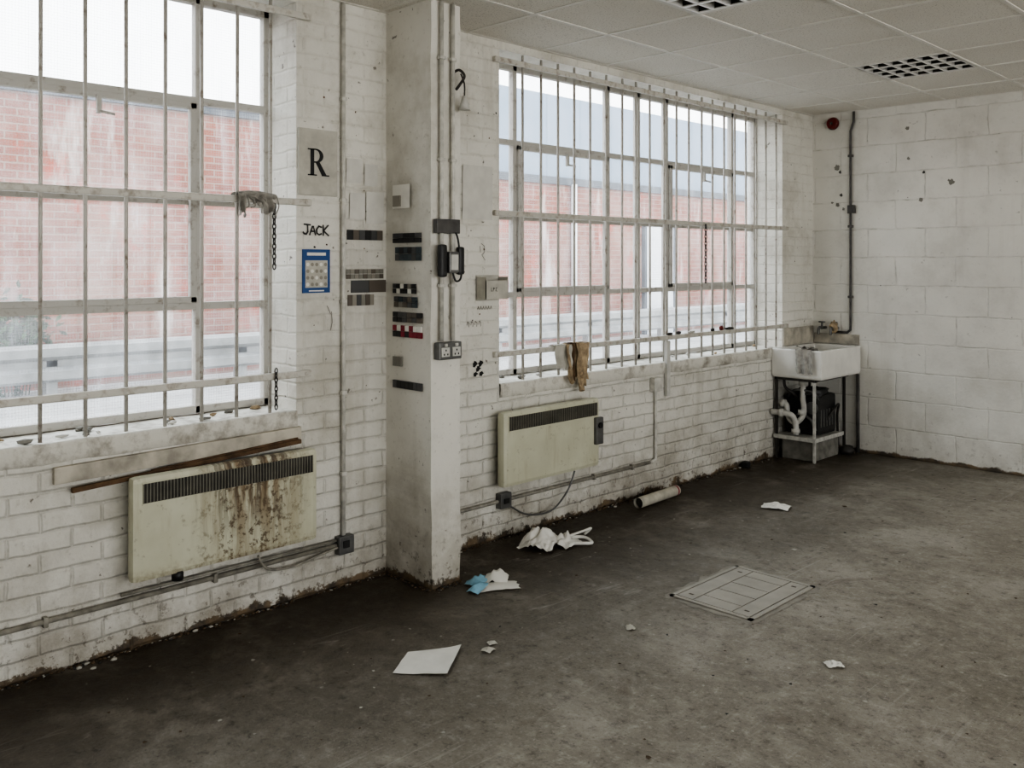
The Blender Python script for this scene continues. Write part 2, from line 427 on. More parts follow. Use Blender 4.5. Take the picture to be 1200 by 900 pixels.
window(1, W1[0], W1[1], [-.60, .335, .685, 1.035, 1.965], [(-.60, .335), (1.035, 1.965)])
window(2, W2[0], W2[1], [4.055, 4.985, 5.335, 5.685, 6.61], [(4.055, 4.985), (5.685, 6.61)])

def grille(ya, yb, first, step, n, jitter=.006):
    b = B('window_security_bars', [mBar, mRail])
    for z in (2.775, 1.888, 1.072):
        b.box(WX + .001, WX + .026, ya, yb, z - .016, z + .016, 1, .006)
        for yy in (ya + .03, yb - .03): b.cyl((WX + .02, yy, z), (WX + .032, yy, z), .009, 1, 8)
    for i in range(n):
        y = first + step * i + random.uniform(-jitter, jitter)
        lean = random.uniform(-.006, .006)
        b.cyl((WX - .004, y, .903), (WX - .004, y + lean, 2.832), .0082, 0, 10)
        for z in (2.775, 1.888, 1.072): b.box(WX - .012, WX + .004, y - .012, y + .012, z - .012, z + .012, 0, .003)
    b.done()
grille(-1.04, 2.40, -.79, .1655, 19)
grille(3.62, 7.04, 3.87, .1585, 20)

def sill(y0, y1):
    b = B('window_sill', [mSill])
    nx, ny = 14, 150
    prof = [(GX - .02 + (WX + .006 - GX + .02) * i / nx, .90) for i in range(nx + 1)] + [(WX + .012, .890), (WX + .012, .86), (WX + .010, .823), (WX - .001, .815)]
    t = bmesh.new(); rows = []
    for j in range(ny + 1):
        y = y0 + (y1 - y0) * j / ny
        r = []
        for i, (x, z) in enumerate(prof):
            k = .45 if i > 8 else .3
            r.append(t.verts.new((x + k * .007 * N3(y * 9, z * 20, 1) , y, z + k * .012 * N3(y * 7, x * 9, 5) + k * .004 * N3(y * 45, x * 30, 9) - (.004 if i < nx else 0))))
        rows.append(r)
    for j in range(ny):
        for i in range(len(prof) - 1):
            t.faces.new([rows[j][i], rows[j + 1][i], rows[j + 1][i + 1], rows[j][i + 1]])
    for f in t.faces: f.smooth = True
    b.merge(t); b.box(GX - .06, WX - .002, y0, y1, SZ - .005, .885); b.done()
sill(*W1); sill(*W2)

# ------------------------------------------------------------------ wall mounted heaters
def heater(ya, yb, z0, z1, mt, ctrl):
    b = B('panel_heater', [mt, mGrille, mFin, mBlack, mGreyBox])
    xf = WX + .115
    b.box(WX + .055, xf, ya, yb, z0, z1, 0, .024)
    b.box(WX + .001, WX + .06, ya + .12, ya + .17, z0 + .06, z1 - .06, 4); b.box(WX + .001, WX + .06, yb - .17, yb - .12, z0 + .06, z1 - .06, 4)
    b.box(WX + .03, WX + .06, ya + .03, yb - .03, z0 + .03, z1 - .03, 0, .01)
    ga, gb, gz0, gz1 = ya + .045, yb - .03, z1 - .108, z1 - .028
    b.box(xf - .01, xf + .0015, ga, gb, gz0, gz1, 1)
    for a in ((ga - .006, gb + .006, gz0 - .006, gz0), (ga - .006, gb + .006, gz1, gz1 + .006)): b.box(xf - .004, xf + .004, a[0], a[1], a[2], a[3], 0)
    n = int((gb - ga) / .014)
    for i in range(n + 1):
        y = ga + (gb - ga) * i / n
        b.box(xf, xf + .004, y - .002, y + .002, gz0, gz1, 2)
    if ctrl:
        b.box(xf - .005, xf + .022, yb - .06, yb + .012, z1 - .29, z1 - .12, 4, .008)
        b.cyl((xf + .02, yb - .024, z1 - .17), (xf + .032, yb - .024, z1 - .17), .018, 3)
    else:
        b.cyl((WX + .09, ya + .20, z0 + .01), (WX + .09, ya + .20, z0 - .03), .024, 3)
    return b.done()
heater(1.505, 2.375, .30, .73, mHeatA, False)
heater(3.60, 4.45, .32, .75, mHeatB, True)
# boards under window 1: painted board and a loose brown batten sagging at its near end
b = B('timber_batten', [mWoodW, mWood])
b.box(WX + .001, WX + .024, 1.24, 2.345, .745, .812, 0, .004, tilt=.022)
b.box(WX + .025, WX + .048, 1.30, 2.33, .722, .742, 1, .004, tilt=.052)
b.box(WX + .025, WX + .034, 1.62, 2.32, .742, .756, 1, .002, tilt=.040)
b.done()

# ------------------------------------------------------------------ conduits
def sbox(b, y, z, w, h, mi, d=.045, x=WX): b.box(x + .001, x + d, y - w / 2, y + w / 2, z - h / 2, z + h / 2, mi, .005)
b = B('electrical_conduit', [mConduit, mConduitD, mGreyBox, mBlack])
b.cyl((WX + .016, 2.585, .25), (WX + .016, 2.585, CH - .006), .011, 0)
b.cyl((WX + .016, -3.0, .208), (WX + .016, 2.545, .213), .011, 1)
b.cyl((WX + .016, 1.5, .238), (WX + .016, 2.545, .236), .007, 1)
sbox(b, 2.587, .212, .088, .088, 2)
b.box(WX + .045, WX + .052, 2.565, 2.60, .20, .235, 3, .002)
for z in (.55, .95, 1.4, 1.9, 2.4): b.box(WX + .001, WX + .03, 2.57, 2.60, z, z + .018, 0, .003)
for y in (.4, 1.2, 1.9): b.box(WX + .001, WX + .03, y, y + .018, .19, .23, 1, .003)
b.tube([(WX + .05, 2.10, .27), (WX + .05, 2.15, .20), (WX + .04, 2.28, .175), (WX + .03, 2.42, .19), (WX + .03, 2.545, .205)], .0055, 1, 8, 8)
b.done()
b = B('electrical_conduit', [mConduitD, mConduit, mGreyBox, mBlack])
b.cyl((WX + .016, 3.06, .222), (WX + .016, 5.11, .222), .011, 0)
b.tube([(WX + .016, 5.10, .222), (WX + .016, 5.155, .23), (WX + .016, 5.176, .28), (WX + .016, 5.176, .72)], .011, 1, 10, 6)
sbox(b, 5.176, .755, .095, .095, 1)
sbox(b, 3.69, .225, .088, .088, 2)
b.box(WX + .045, WX + .053, 3.67, 3.71, .21, .24, 3, .002)
b.tube([(WX + .04, 3.72, .19), (WX + .05, 3.86, .115), (WX + .06, 4.05, .10), (WX + .06, 4.2, .19), (WX + .07, 4.26, .31)], .0055, 2, 8, 8)
for y in (3.3, 4.5, 4.9): b.box(WX + .001, WX + .03, y, y + .018, .205, .24, 0, .003)
b.done()
CX = WX + .365   # pier front face
b = B('socket_outlet', [mGreyBox, mWhitePl, mBlack])
b.box(CX, CX + .042, 2.875, 3.02, 1.125, 1.21, 0, .005)
for y in (2.913, 2.983):
    b.box(CX + .04, CX + .046, y - .026, y + .026, 1.14, 1.185, 1, .002)
    for dy, dz in ((0, .012), (-.011, -.008), (.011, -.008)): b.box(CX + .0455, CX + .048, y + dy - .003, y + dy + .003, 1.16 + dz - .005, 1.16 + dz + .004, 2)
    b.box(CX + .04, CX + .05, y - .008, y + .008, 1.19, 1.204, 1)
b.done()
b = B('electrical_conduit', [mConduit])
for y in (2.912, 2.985):
    b.cyl((CX + .014, y, 1.215), (CX + .014, y, CH - .006), .011)
    for z in (1.48, 2.1, 2.6): b.box(CX, CX + .027, y - .018, y + .018, z, z + .016, 0, .003)
b.done()
b = B('wall_intercom', [mGreyBox, mWhitePl, mBlack, mPipe])
b.box(CX + .001, CX + .030, 2.87, 3.02, 1.745, 1.815, 3, .003)
b.box(CX + .028, CX + .07, 2.915, 2.98, 1.55, 1.655, 0, .008)
b.box(CX + .068, CX + .073, 2.925, 2.97, 1.565, 1.64, 1, .001)
b.box(CX, CX + .03, 2.93, 2.96, 1.56, 1.65, 0)
b.box(CX + .03, CX + .065, 2.868, 2.908, 1.53, 1.69, 2, .012)
b.box(CX + .025, CX + .055, 2.992, 3.03, 1.54, 1.68, 2, .012)
b.tube([(CX + .05, 2.95, 1.56), (CX + .055, 2.97, 1.51), (CX + .05, 3.01, 1.54), (CX + .04, 3.0, 1.70), (CX + .03, 2.99, 1.75)], .005, 2, 8, 6)
b.done()
b = B('passive_sensor', [mDark, mWhitePl])
b.tube([(CX + .0, 3.0, 2.55), (CX + .03, 3.015, 2.56), (CX + .045, 3.035, 2.53), (CX + .03, 3.02, 2.49), (CX + .035, 2.99, 2.46)], .007, 0, 8, 6)
b.cyl((CX + .05, 3.03, 2.36), (CX + .05, 3.03, 2.43), .030, 1, 12, .010)
b.tube([(CX + .05, 3.03, 2.42), (CX + .05, 3.03, 2.49), (CX + .04, 3.015, 2.54)], .004, 0, 8, 4)
b.done()

# ------------------------------------------------------------------ signs and marks on the wall
e = empty('letter_sign')
b = B('plate', [mPaperOld]); b.box(WX + .001, WX + .012, 2.335, 2.555, 1.925, 2.245, 0, .002); b.done(e)
b = B('letter_r', [mInk]); xr = WX + .0125
def rect(b, y0, y1, z0, z1, mi=0, x=xr, d=.0015): b.box(x, x + d, y0, y1, z0, z1, mi)
y_, z_ = 2.385, 2.02       # R cap height .13
rect(b, y_ + .015, y_ + .035, z_, z_ + .13)
rect(b, y_, y_ + .05, z_, z_ + .006); rect(b, y_, y_ + .05, z_ + .124, z_ + .13)
for i in range(14):   # bowl
    a0, a1 = -math.pi / 2 + math.pi * i / 14, -math.pi / 2 + math.pi * (i + 1) / 14
    def P(a, ro, rz): return (xr + .001, y_ + .045 + ro * math.cos(a), z_ + .096 + rz * math.sin(a))
    b.poly([P(a0, .042, .034), P(a1, .042, .034), P(a1, .021, .027), P(a0, .021, .027)])
rect(b, y_ + .03, y_ + .046, z_ + .124, z_ + .13); rect(b, y_ + .03, y_ + .046, z_ + .062, z_ + .069)
b.poly([(xr + .001, y_ + .042, z_ + .066), (xr + .001, y_ + .066, z_ + .066), (xr + .001, y_ + .108, z_), (xr + .001, y_ + .080, z_)])
rect(b, y_ + .078, y_ + .12, z_, z_ + .006)
b.done(e)
# handwriting "JACK"
def strokes(b, lines, y, z, s, x, w=.006, mi=0):
    for ln in lines:
        for (a, c), (d, f) in zip(ln[:-1], ln[1:]):
            p, q = Vector((y + a * s, z + c * s)), Vector((y + d * s, z + f * s))
            t = (q - p).normalized(); nrm = Vector((-t.y, t.x)) * w / 2; p -= t * w * .3; q += t * w * .3
            b.poly([(x, p.x + nrm.x, p.y + nrm.y), (x, q.x + nrm.x, q.y + nrm.y), (x, q.x - nrm.x, q.y - nrm.y), (x, p.x - nrm.x, p.y - nrm.y)], mi)
b = B('wall_graffiti', [mFadeInk])
J = [[(.1, 1), (.8, .95)], [(.5, .95), (.52, .3), (.35, .05), (.1, .1), (0, .25)]]
A = [[(0, 0), (.3, .8), (.42, .8), (.65, 0)], [(.12, .35), (.6, .33)]]
C = [[(.6, .75), (.3, .85), (.05, .5), (.1, .15), (.35, .02), (.6, .12)]]
K = [[(.08, .95), (.1, -.02)], [(.65, .95), (.12, .42), (.7, -.05)]]
yy = 2.365
for L in (J, A, C, K):
    strokes(b, L, yy, 1.735, .050, WX + .004, .008); yy += .036
b.done()
e = empty('wall_calendar')
b = B('card', [mBlue, mPaper, mSw[5], mPaperOld])
b.box(WX + .001, WX + .006, 2.36, 2.515, 1.455, 1.665, 0, .001)
rect(b, 2.385, 2.49, 1.635, 1.65, 1, WX + .006); rect(b, 2.375, 2.50, 1.48, 1.612, 3, WX + .006)
for i in range(5):
    for j in range(4):
        cy, cz = 2.388 + i * .025, 1.496 + j * .032
        b.cyl((WX + .0072, cy, cz), (WX + .0085, cy, cz), .009, 2 if (i + j) % 3 else 1, 10)
rect(b, 2.395, 2.48, 1.462, 1.468, 1, WX + .006)
b.done(e)
# sample strips left of the pier
def strip_wall(b, y0, y1, z0, z1, n, cols, x=WX + .002):
    for i in range(n):
        a, c = y0 + (y1 - y0) * i / n, y0 + (y1 - y0) * (i + 1) / n
        b.box(x, x + .004, a + .001, c - .001, z0, z1, cols[i % len(cols)])
b = B('tile_sample_strips', mSw + [mMaroon, mPaper])
strip_wall(b, 2.615, 2.835, 1.715, 1.765, 6, [0, 2, 1, 0, 1, 2])
strip_wall(b, 2.61, 2.84, 1.545, 1.568, 9, [3, 5, 2, 3]); strip_wall(b, 2.61, 2.84, 1.52, 1.543, 9, [2, 3, 5, 3])
strip_wall(b, 2.64, 2.855, 1.45, 1.512, 2, [1, 2])
strip_wall(b, 2.62, 2.78, 1.385, 1.44, 6, [2, 5, 1, 3])
b.done()
PY = 2.856   # pier side face
def strip_col(b, x0, x1, z0, z1, n, cols, rows=1):
    for r in range(rows):
        for i in range(n):
            a, c = x0 + (x1 - x0) * i / n, x0 + (x1 - x0) * (i + 1) / n
            za, zc = z0 + (z1 - z0) * r / rows, z0 + (z1 - z0) * (r + 1) / rows
            b.box(a + .001, c - .001, PY - .008, PY + .002, za + .001, zc - .001, cols[random.randrange(len(cols))])
b = B('tile_sample_strips', mSw + [mMaroon, mPaper])
strip_col(b, -3.71, -3.49, 1.70, 1.75, 5, [0, 1, 4], 2)
strip_col(b, -3.69, -3.49, 1.61, 1.68, 6, [0, 1, 4, 4], 2)
strip_col(b, -3.71, -3.53, 1.445, 1.495, 6, [0, 1, 7, 3], 2)
strip_col(b, -3.70, -3.52, 1.375, 1.43, 5, [4, 1, 2, 3], 2)
strip_col(b, -3.71, -3.48, 1.30, 1.352, 6, [0, 1, 2], 2)
strip_col(b, -3.71, -3.48, 1.225, 1.285, 7, [6, 6, 0, 7], 2)
strip_col(b, -3.71, -3.64, 1.075, 1.125, 2, [1, 3], 1)
strip_col(b, -3.71, -3.48, .965, 1.005, 7, [0, 0, 1], 1)
b.done()
# paper notices
def notice(y0, y1, z0, z1, mt=mPaper):
    b = B('paper_notice', [mt, mSw[3]])
    b.sheet((WX + .004, y0, z0), (0, y1 - y0, 0), (0, 0, z1 - z0), 8, 10, lambda u, v: (.006 * abs(N3(u * 2, v * 2, y0)) + .004 * v, 0, 0), 0)
    b.done()
notice(2.61, 2.70, 2.0, 2.12, mFaint); notice(2.72, 2.80, 1.99, 2.10, mFaint); notice(2.63, 2.72, 1.82, 1.95, mFaint); notice(2.73, 2.84, 1.80, 1.96, mFaint)
notice(3.385, 3.615, 1.845, 2.15, mFaint)
b = B('paper_notice', [mPaper, mSw[5]]); b.sheet((-3.71, PY - .008, 1.875), (.14, 0, 0), (0, 0, .12), 6, 6, lambda u, v: (0, -.006 * abs(N3(u * 2, v * 2, 3)), 0)); b.box(-3.70, -3.64, PY - .016, PY - .002, 1.885, 1.94, 1); b.done()
e = empty('letter_tray')
b = B('tray', [mPaperOld, mInk])
for a in ((WX + .001, WX + .006, 3.49, 3.665, 1.385, 1.53), (WX + .08, WX + .084, 3.49, 3.665, 1.40, 1.50), (WX + .001, WX + .084, 3.49, 3.494, 1.40, 1.52),
          (WX + .001, WX + .084, 3.661, 3.665, 1.40, 1.52), (WX + .001, WX + .084, 3.49, 3.665, 1.395, 1.40)): b.box(*a)
strokes(b, [[(0, 1), (0, 0), (.5, .1)], [(.8, 0), (.8, 1), (1.3, .8), (.9, .5)], [(1.7, .9), (2.2, 1), (1.7, .1), (2.3, 0)]], 3.53, 1.44, .02, WX + .0855, .003, 1)
b.done(e)
# dark splats, screw holes, adhesive residue
b = B('wall_marks', [mInk, mDark, mSw[3], mWood, mScuff])
def splat_x(y, z, r, mi=0, x=WX + .002, asp=1.0):
    n = 14; b.poly([(x, y + r * (1 + .9 * N3(k * 1.3, y * 9, z * 7)) * math.cos(2 * math.pi * k / n), z + asp * r * (1 + .9 * N3(k * 1.1, z * 9, 4)) * math.sin(2 * math.pi * k / n)) for k in range(n)], mi)
def splat_y(x, z, r, mi=0, asp=1.0, y=BY - .002):
    n = 14; b.poly([(x + r * (1 + .9 * N3(k * 1.3, x * 9, z * 7)) * math.cos(2 * math.pi * k / n), y, z + asp * r * (1 + .9 * N3(k * 1.1, z * 9, 4)) * math.sin(2 * math.pi * k / n)) for k in range(n)], mi)
for dy, dz in ((-.022, .03), (.022, .03), (0, .0), (-.022, -.03), (.022, -.03)): splat_x(3.505 + dy, 1.0 + dz, .017)
for i in range(60):
    y = random.choice([random.uniform(2.38, 2.84), random.uniform(3.4, 3.65), random.uniform(7.03, 7.45)]); z = random.uniform(.9, 2.5)
    splat_x(y, z, random.uniform(.002, .006), random.choice([1, 2, 3]))
def scuff(y, z, pts): strokes(b, [pts], y, z, .05, WX + .003, .004, 4)
scuff(2.50, 1.34, [(0, 1), (.4, .2)]); scuff(2.54, 1.36, [(-.3, .0), (-.2, -1.0), (-.4, -1.8)])
scuff(3.53, 1.66, [(0, 1), (.5, .7), (.5, 0), (.1, -.3), (.6, -.9)]); scuff(3.53, 1.70, [(-.2, -.1), (-.1, -.8)])
for k in range(4): scuff(3.42 + k * .03, 1.245, [(0, .1), (.1, .5), (.35, .3), (.3, -.1)])
for k in range(6): scuff(3.50 + k * .02, 1.335, [(0, 0), (.15, .35), (.25, 0)])
for x, z, r in ((-3.56, 2.42, .024), (-3.53, 2.38, .012), (-3.52, 2.18, .014), (-3.55, 2.1, .018), (-3.50, 2.06, .013), (-3.60, 2.12, .009), (-2.95, 2.45, .012), (-2.83, 2.33, .012), (-2.85, 2.11, .018), (-2.62, 2.24, .024), (-2.96, 2.70, .015)):
    splat_y(x, z, r, random.choice([1, 2]))
for i in range(14): splat_y(random.uniform(-3.7, -1.2), random.uniform(.4, 2.8), random.uniform(.003, .005), random.choice([2, 4]))
b.done()

# ------------------------------------------------------------------ things on the bars
b = B('draped_leather_glove', [mTan, mPaperOld, mWood])
def hang(b, y0, w, top, L, mi, x=WX + .034, sd=0.0, mi2=None):
    b.sheet((x, y0, top), (0, w, 0), (0, 0, -L), 14, 16,
            lambda u, v: (.018 * math.sin(u * 9 + sd) * (0.3 + v) + .012 * N3(u * 3, v * 3, sd) + .016, (.5 - u) * w * (.35 * v * v) + .02 * N3(v * 2, sd, 1), .03 * N3(u * 3, sd, 0) * v), mi)
    b.sheet((x, y0, top), (0, w, 0), (-.055, 0, -.01), 10, 4, lambda u, v: (0, 0, .008 * math.sin(v * 3.14)), mi)
hang(b, 4.20, .19, 1.095, .20, 0, sd=1); hang(b, 4.33, .10, 1.098, .22, 0, sd=3); hang(b, 4.11, .14, 1.094, .15, 1, sd=5); hang(b, 4.28, .11, 1.10, .27, 0, x=WX + .045, sd=7)
hang(b, 4.24, .05, 1.10, .23, 2, x=WX + .03, sd=2)
b.tube([(WX + .06, 4.33, .88), (WX + .06, 4.335, .83), (WX + .07, 4.33, .80)], .018, 0, 8, 4)
b.tube([(WX + .05, 4.24, .96), (WX + .07, 4.22, .90), (WX + .06, 4.25, .86)], .016, 0, 8, 4)
b.done()
b = B('cobwebbed_rag', [mRagG])
b.tube([(WX + .03, 2.02, 1.91), (WX + .04, 2.06, 1.915), (WX + .035, 2.12, 1.915), (WX + .03, 2.20, 1.905)], .012, 0, 8, 5)
hang(b, 2.00, .05, 1.915, .10, 0, sd=2); hang(b, 2.07, .06, 1.915, .05, 0, sd=4); hang(b, 2.12, .06, 1.915, .09, 0, sd=6)
for i in range(7): y = 2.02 + .03 * i; b.tube([(WX + .04, y, 1.91), (WX + .045, y + .01, 1.86), (WX + .04, y + random.uniform(-.02, .02), 1.86 - random.uniform(.0, .06))], .003, 0, 5, 4)
b.done()
def chain(y, z1, z0, r=.008):
    b = B('hanging_chain', [mDark]); z = z1; k = 0
    while z > z0:
        pts = []
        for i in range(13):
            a = 2 * math.pi * i / 12; u, v = r * .75 * math.cos(a), r * 1.5 * math.sin(a)
            pts.append((WX + .038 + (u if k % 2 else 0), y + (0 if k % 2 else u), z + v))
        b.tube(pts, r * .32, 0, 6); z -= r * 2.3; k += 1
    b.done()
chain(2.19, 1.86, 1.58, .010); chain(2.20, 1.10, .93, .009); chain(5.77, 1.87, 1.45, .011)
b = B('sill_clutter', [mDark, mRed, mWhitePl, mTan, mGreyBox])
for y, z, w, h, mi in ((5.35, 1.10, .07, .02, 0), (5.46, 1.10, .05, .025, 0), (5.62, 1.098, .09, .02, 2), (6.02, 1.10, .05, .035, 1), (6.13, 1.096, .12, .02, 0), (5.9, 1.098, .05, .022, 0)):
    b.blob((WX + .014, y, 1.087 + h * .45), .013, w / 2, h / 2, mi, .5, 5, 2, y)
b.box(WX + .004, WX + .03, 5.295, 5.335, .66, 1.05, 2, .004)
b.done()
b = B('sill_clutter', [mConc, mTan, mWhitePl])
for i in range(26):
    ww = random.choice([W1, W2]); y = random.uniform(max(ww[0], .9), ww[1] - .1)
    b.blob((random.uniform(-3.98, -3.83), y, .905), random.uniform(.008, .022), random.uniform(.01, .03), random.uniform(.006, .014), random.randrange(3), .6, 6, 1, i)
b.done()

# ------------------------------------------------------------------ sink in the corner
e = empty('belfast_sink')
b = B('basin', [mCeramic])
x0, x1, y0, y1, z0, z1, th = WX + .004, -3.34, 6.79, BY - .02, .665, .90, .035
t = bmesh.new()
def ring(xa, xb, ya, yb, z): return [t.verts.new(p) for p in ((xa, ya, z), (xb, ya, z), (xb, yb, z), (xa, yb, z))]
R0 = ring(x0 + .01, x1 - .01, y0 + .01, y1 - .01, z0); R1 = ring(x0, x1, y0, y1, z0 + .02); R2 = ring(x0, x1, y0, y1, z1)
R3 = ring(x0 + th, x1 - th, y0 + th, y1 - th, z1); R4 = ring(x0 + th + .01, x1 - th - .01, y0 + th + .01, y1 - th - .01, z0 + .04)
for a, c in ((R0, R1), (R1, R2), (R2, R3), (R3, R4)):
    for k in range(4): t.faces.new([a[k], a[(k + 1) % 4], c[(k + 1) % 4], c[k]])
t.faces.new(R0[::-1]); t.faces.new(R4)
bmesh.ops.recalc_face_normals(t, faces=t.faces[:])
bmesh.ops.bevel(t, geom=t.edges[:], offset=.009, segments=3, affect='EDGES', profile=.5)
b.merge(t, 0)
b.done(e)
b = B('stand', [mWhiteMetal, mDark])
for x, y, mi in ((-3.42, 6.83, 0), (-3.44, 7.40, 1), (-3.75, 6.83, 1), (-3.75, 7.40, 1)):
    r_ = .010; b.box(x - r_, x + r_, y - r_, y + r_, 0, z0, mi, .002)
b.box(-3.76, -3.40, 6.82, 6.84, .645, z0, 1); b.box(-3.425, -3.41, 6.81, 7.42, .645, z0, 1)
b.box(-3.76, -3.40, 6.80, 7.30, .18, .192, 0); b.box(-3.405, -3.395, 6.80, 7.30, .168, .20, 0); b.box(-3.76, -3.395, 6.795, 6.805, .168, .20, 0)
b.done(e)
b = B('splashback', [mWoodW, mCeramic])
b.box(WX + .002, WX + .018, 6.98, 7.5, .905, 1.05, 0, .003); b.box(WX + .02, -3.36, BY - .018, BY - .002, .905, .99, 0, .003)
b.done(e)
b = B('taps', [mGreyBox, mTan])
for x in (-3.66, -3.55):
    b.cyl((x, BY - .001, 1.04), (x, BY - .09, 1.04), .012); b.tube([(x, BY - .08, 1.04), (x, BY - .12, 1.045), (x, BY - .135, 1.02), (x, BY - .135, .985)], .011, 0, 10, 4)
    b.cyl((x, BY - .07, 1.045), (x, BY - .07, 1.09), .009); b.cyl((x - .028, BY - .07, 1.09), (x + .028, BY - .07, 1.09), .007)
b.blob((-3.55, BY - .08, 1.05), .03, .04, .05, 1, .7, 6, 3, 2)
b.done(e)
b = B('dishcloth', [mRagW])
b.sheet((-3.55, 6.776, .908), (.14, 0, 0), (.015, 0, -.19), 18, 14, lambda u, v: (.015 * N3(v * 3, u, 1), -.006 - .014 * (math.sin(u * 15) * .5 + .5) * (.4 + v), .04 * N3(u * 4, 0, 1) * v))
b.sheet((-3.55, 6.770, .910), (.14, 0, 0), (0, .10, .0), 18, 6, lambda u, v: (0, 0, .006 + .010 * (math.sin(u * 15) + 1) * (1 - v)))
b.sheet((-3.55, 6.86, .914), (.14, 0, 0), (.02, .01, -.09), 14, 6, lambda u, v: (0, -.006 * math.sin(u * 11), 0))
b.done(e)
b = B('waste_trap', [mWhitePl])
b.cyl((-3.56, 6.92, .67), (-3.56, 6.92, .60), .04); b.tube([(-3.56, 6.92, .62), (-3.56, 6.91, .50), (-3.54, 6.89, .42), (-3.54, 6.86, .35), (-3.60, 6.85, .30), (-3.66, 6.85, .35), (-3.68, 6.86, .44), (-3.76, 6.86, .45)], .022, 0, 12, 5)
b.tube([(-3.78 + .01, 6.78, .38), (-3.66, 6.79, .38), (-3.60, 6.81, .36), (-3.58, 6.83, .29), (-3.58, 6.83, .21)], .024, 0, 12, 5)
for p, q in (((-3.70, 6.785, .38), (-3.67, 6.788, .38)), ((-3.58, 6.83, .255), (-3.58, 6.83, .225)), ((-3.54, 6.86, .37), (-3.54, 6.865, .41)), ((-3.69, 6.86, .445), (-3.72, 6.86, .45))):
    b.cyl(p, q, .034, 0, 16)
b.done(e)
b = B('water_heater', [mBlack, mGreyBox, mDark])
b.box(-3.74, -3.45, 6.95, 7.28, .194, .52, 0, .03)
b.blob((-3.56, 7.06, .53), .12, .13, .05, 0, .5, 6, 3, 4)
b.cyl((-3.50, 6.93, .42), (-3.50, 6.955, .42), .05, 1, 18); b.tube([(-3.62, 6.96, .48), (-3.64, 6.90, .53), (-3.70, 6.88, .58), (-3.72, 6.9, .66)], .012, 2, 8, 4)
b.tube([(-3.46, 7.1, .3), (-3.42, 7.15, .38), (-3.44, 7.3, .42), (-3.5, 7.4, .3), (-3.5, 7.42, .05)], .010, 2, 8, 5)
b.tube([(-3.66, 6.93, .25), (-3.60, 6.90, .36), (-3.50, 6.92, .33), (-3.46, 6.93, .24)], .012, 1, 8, 5); b.tube([(-3.70, 6.93, .50), (-3.62, 6.91, .56), (-3.48, 6.92, .55), (-3.46, 6.98, .48)], .010, 1, 8, 5)
for k in range(5): b.box(-3.452, -3.446, 6.99 + .05 * k, 7.01 + .05 * k, .26, .40, 1)
b.done(e)
b = B('concrete_blocks', [mConc, mDark]); b.box(-3.72, -3.44, 6.86, 7.30, 0, .16, 0, .008); b.blob((-3.40, 7.36, .03), .06, .07, .05, 1, .6, 6, 2, 1); b.done(e)
b = B('wall_pipe', [mPipe, mConduitD])
b.tube([(-3.60, BY - .016, 1.005), (-3.46, BY - .016, 1.005), (-3.432, BY - .016, 1.03), (-3.43, BY - .016, 1.08), (-3.43, BY - .016, 2.72), (-3.40, BY - .02, 2.80), (-3.40, BY - .02, CH - .006)], .0105, 0, 10, 1)
b.cyl((-3.36, BY - .03, 0.0), (-3.36, BY - .03, .66), .014, 0)
for z in (1.3, 1.9, 2.5): b.box(-3.45, -3.41, BY - .03, BY - .001, z, z + .02, 0, .003)
b.box(-3.45, -3.39, BY - .04, BY - .001, 2.02, 2.09, 0, .005)
b.done()
b = B('fire_bell', [mRed, mDark])
b.cyl((-3.585, BY - .001, 2.80), (-3.585, BY - .02, 2.80), .035, 1, 20); b.cyl((-3.585, BY - .02, 2.80), (-3.585, BY - .05, 2.80), .055, 0, 24, .045); b.cyl((-3.585, BY - .05, 2.80), (-3.585, BY - .06, 2.80), .012, 1, 10)
b.done()

# ------------------------------------------------------------------ floor items
e = empty('inspection_cover')
b = B('surround', [mSurround])
pts = []
for k in range(60):
    a = 2 * math.pi * k / 60; cs, sn = math.cos(a), math.sin(a); sq = 1 / max(abs(cs), abs(sn))
    sq = sq ** .9
    pts.append((-2.33 + cs * sq * (.25 + .04 * N3(k * .7, 1, 2)), 3.92 + sn * sq * (.335 + .045 * N3(k * .6, 5, 2)), .0015))
b.poly(pts); b.done(e)
b = B('frame_and_covers', [mCover, mCoverD])
cx0, cx1, cy0, cy1 = -2.55, -2.11, 3.62, 4.22
b.box(cx0, cx1, cy0, cy1, .0, .003, 1)
for a in ((cx0, cx0 + .02, cy0, cy1), (cx1 - .02, cx1, cy0, cy1), (cx0, cx1, cy0, cy0 + .02), (cx0, cx1, cy1 - .02, cy1)): b.box(*a, 0, .0075, 0)
# tray with an inner ring and a three-panel centre
def slab(a0, a1, c0, c1, z=.0075): b.box(a0, a1, c0, c1, .0, z, 0)
ix0, ix1, iy0, iy1 = cx0 + .027, cx1 - .027, cy0 + .027, cy1 - .027
rw = .085
slab(ix0, ix0 + rw, iy0, iy1); slab(ix1 - rw, ix1, iy0, iy1)
slab(ix0 + rw + .006, ix1 - rw - .006, iy0, iy0 + rw); slab(ix0 + rw + .006, ix1 - rw - .006, iy1 - rw, iy1)
px0, px1, py0, py1 = ix0 + rw + .006, ix1 - rw - .006, iy0 + rw + .006, iy1 - rw - .006
pw = (py1 - py0 - .012) / 3
for i in range(3): slab(px0, px1, py0 + i * (pw + .006), py0 + i * (pw + .006) + pw)
for q in (cy0 + .08, cy1 - .08):
    for xk in (cx0 + .07, cx1 - .07): b.box(xk - .012, xk + .012, q - .006, q + .006, .005, .0079, 1)
b.done(e)

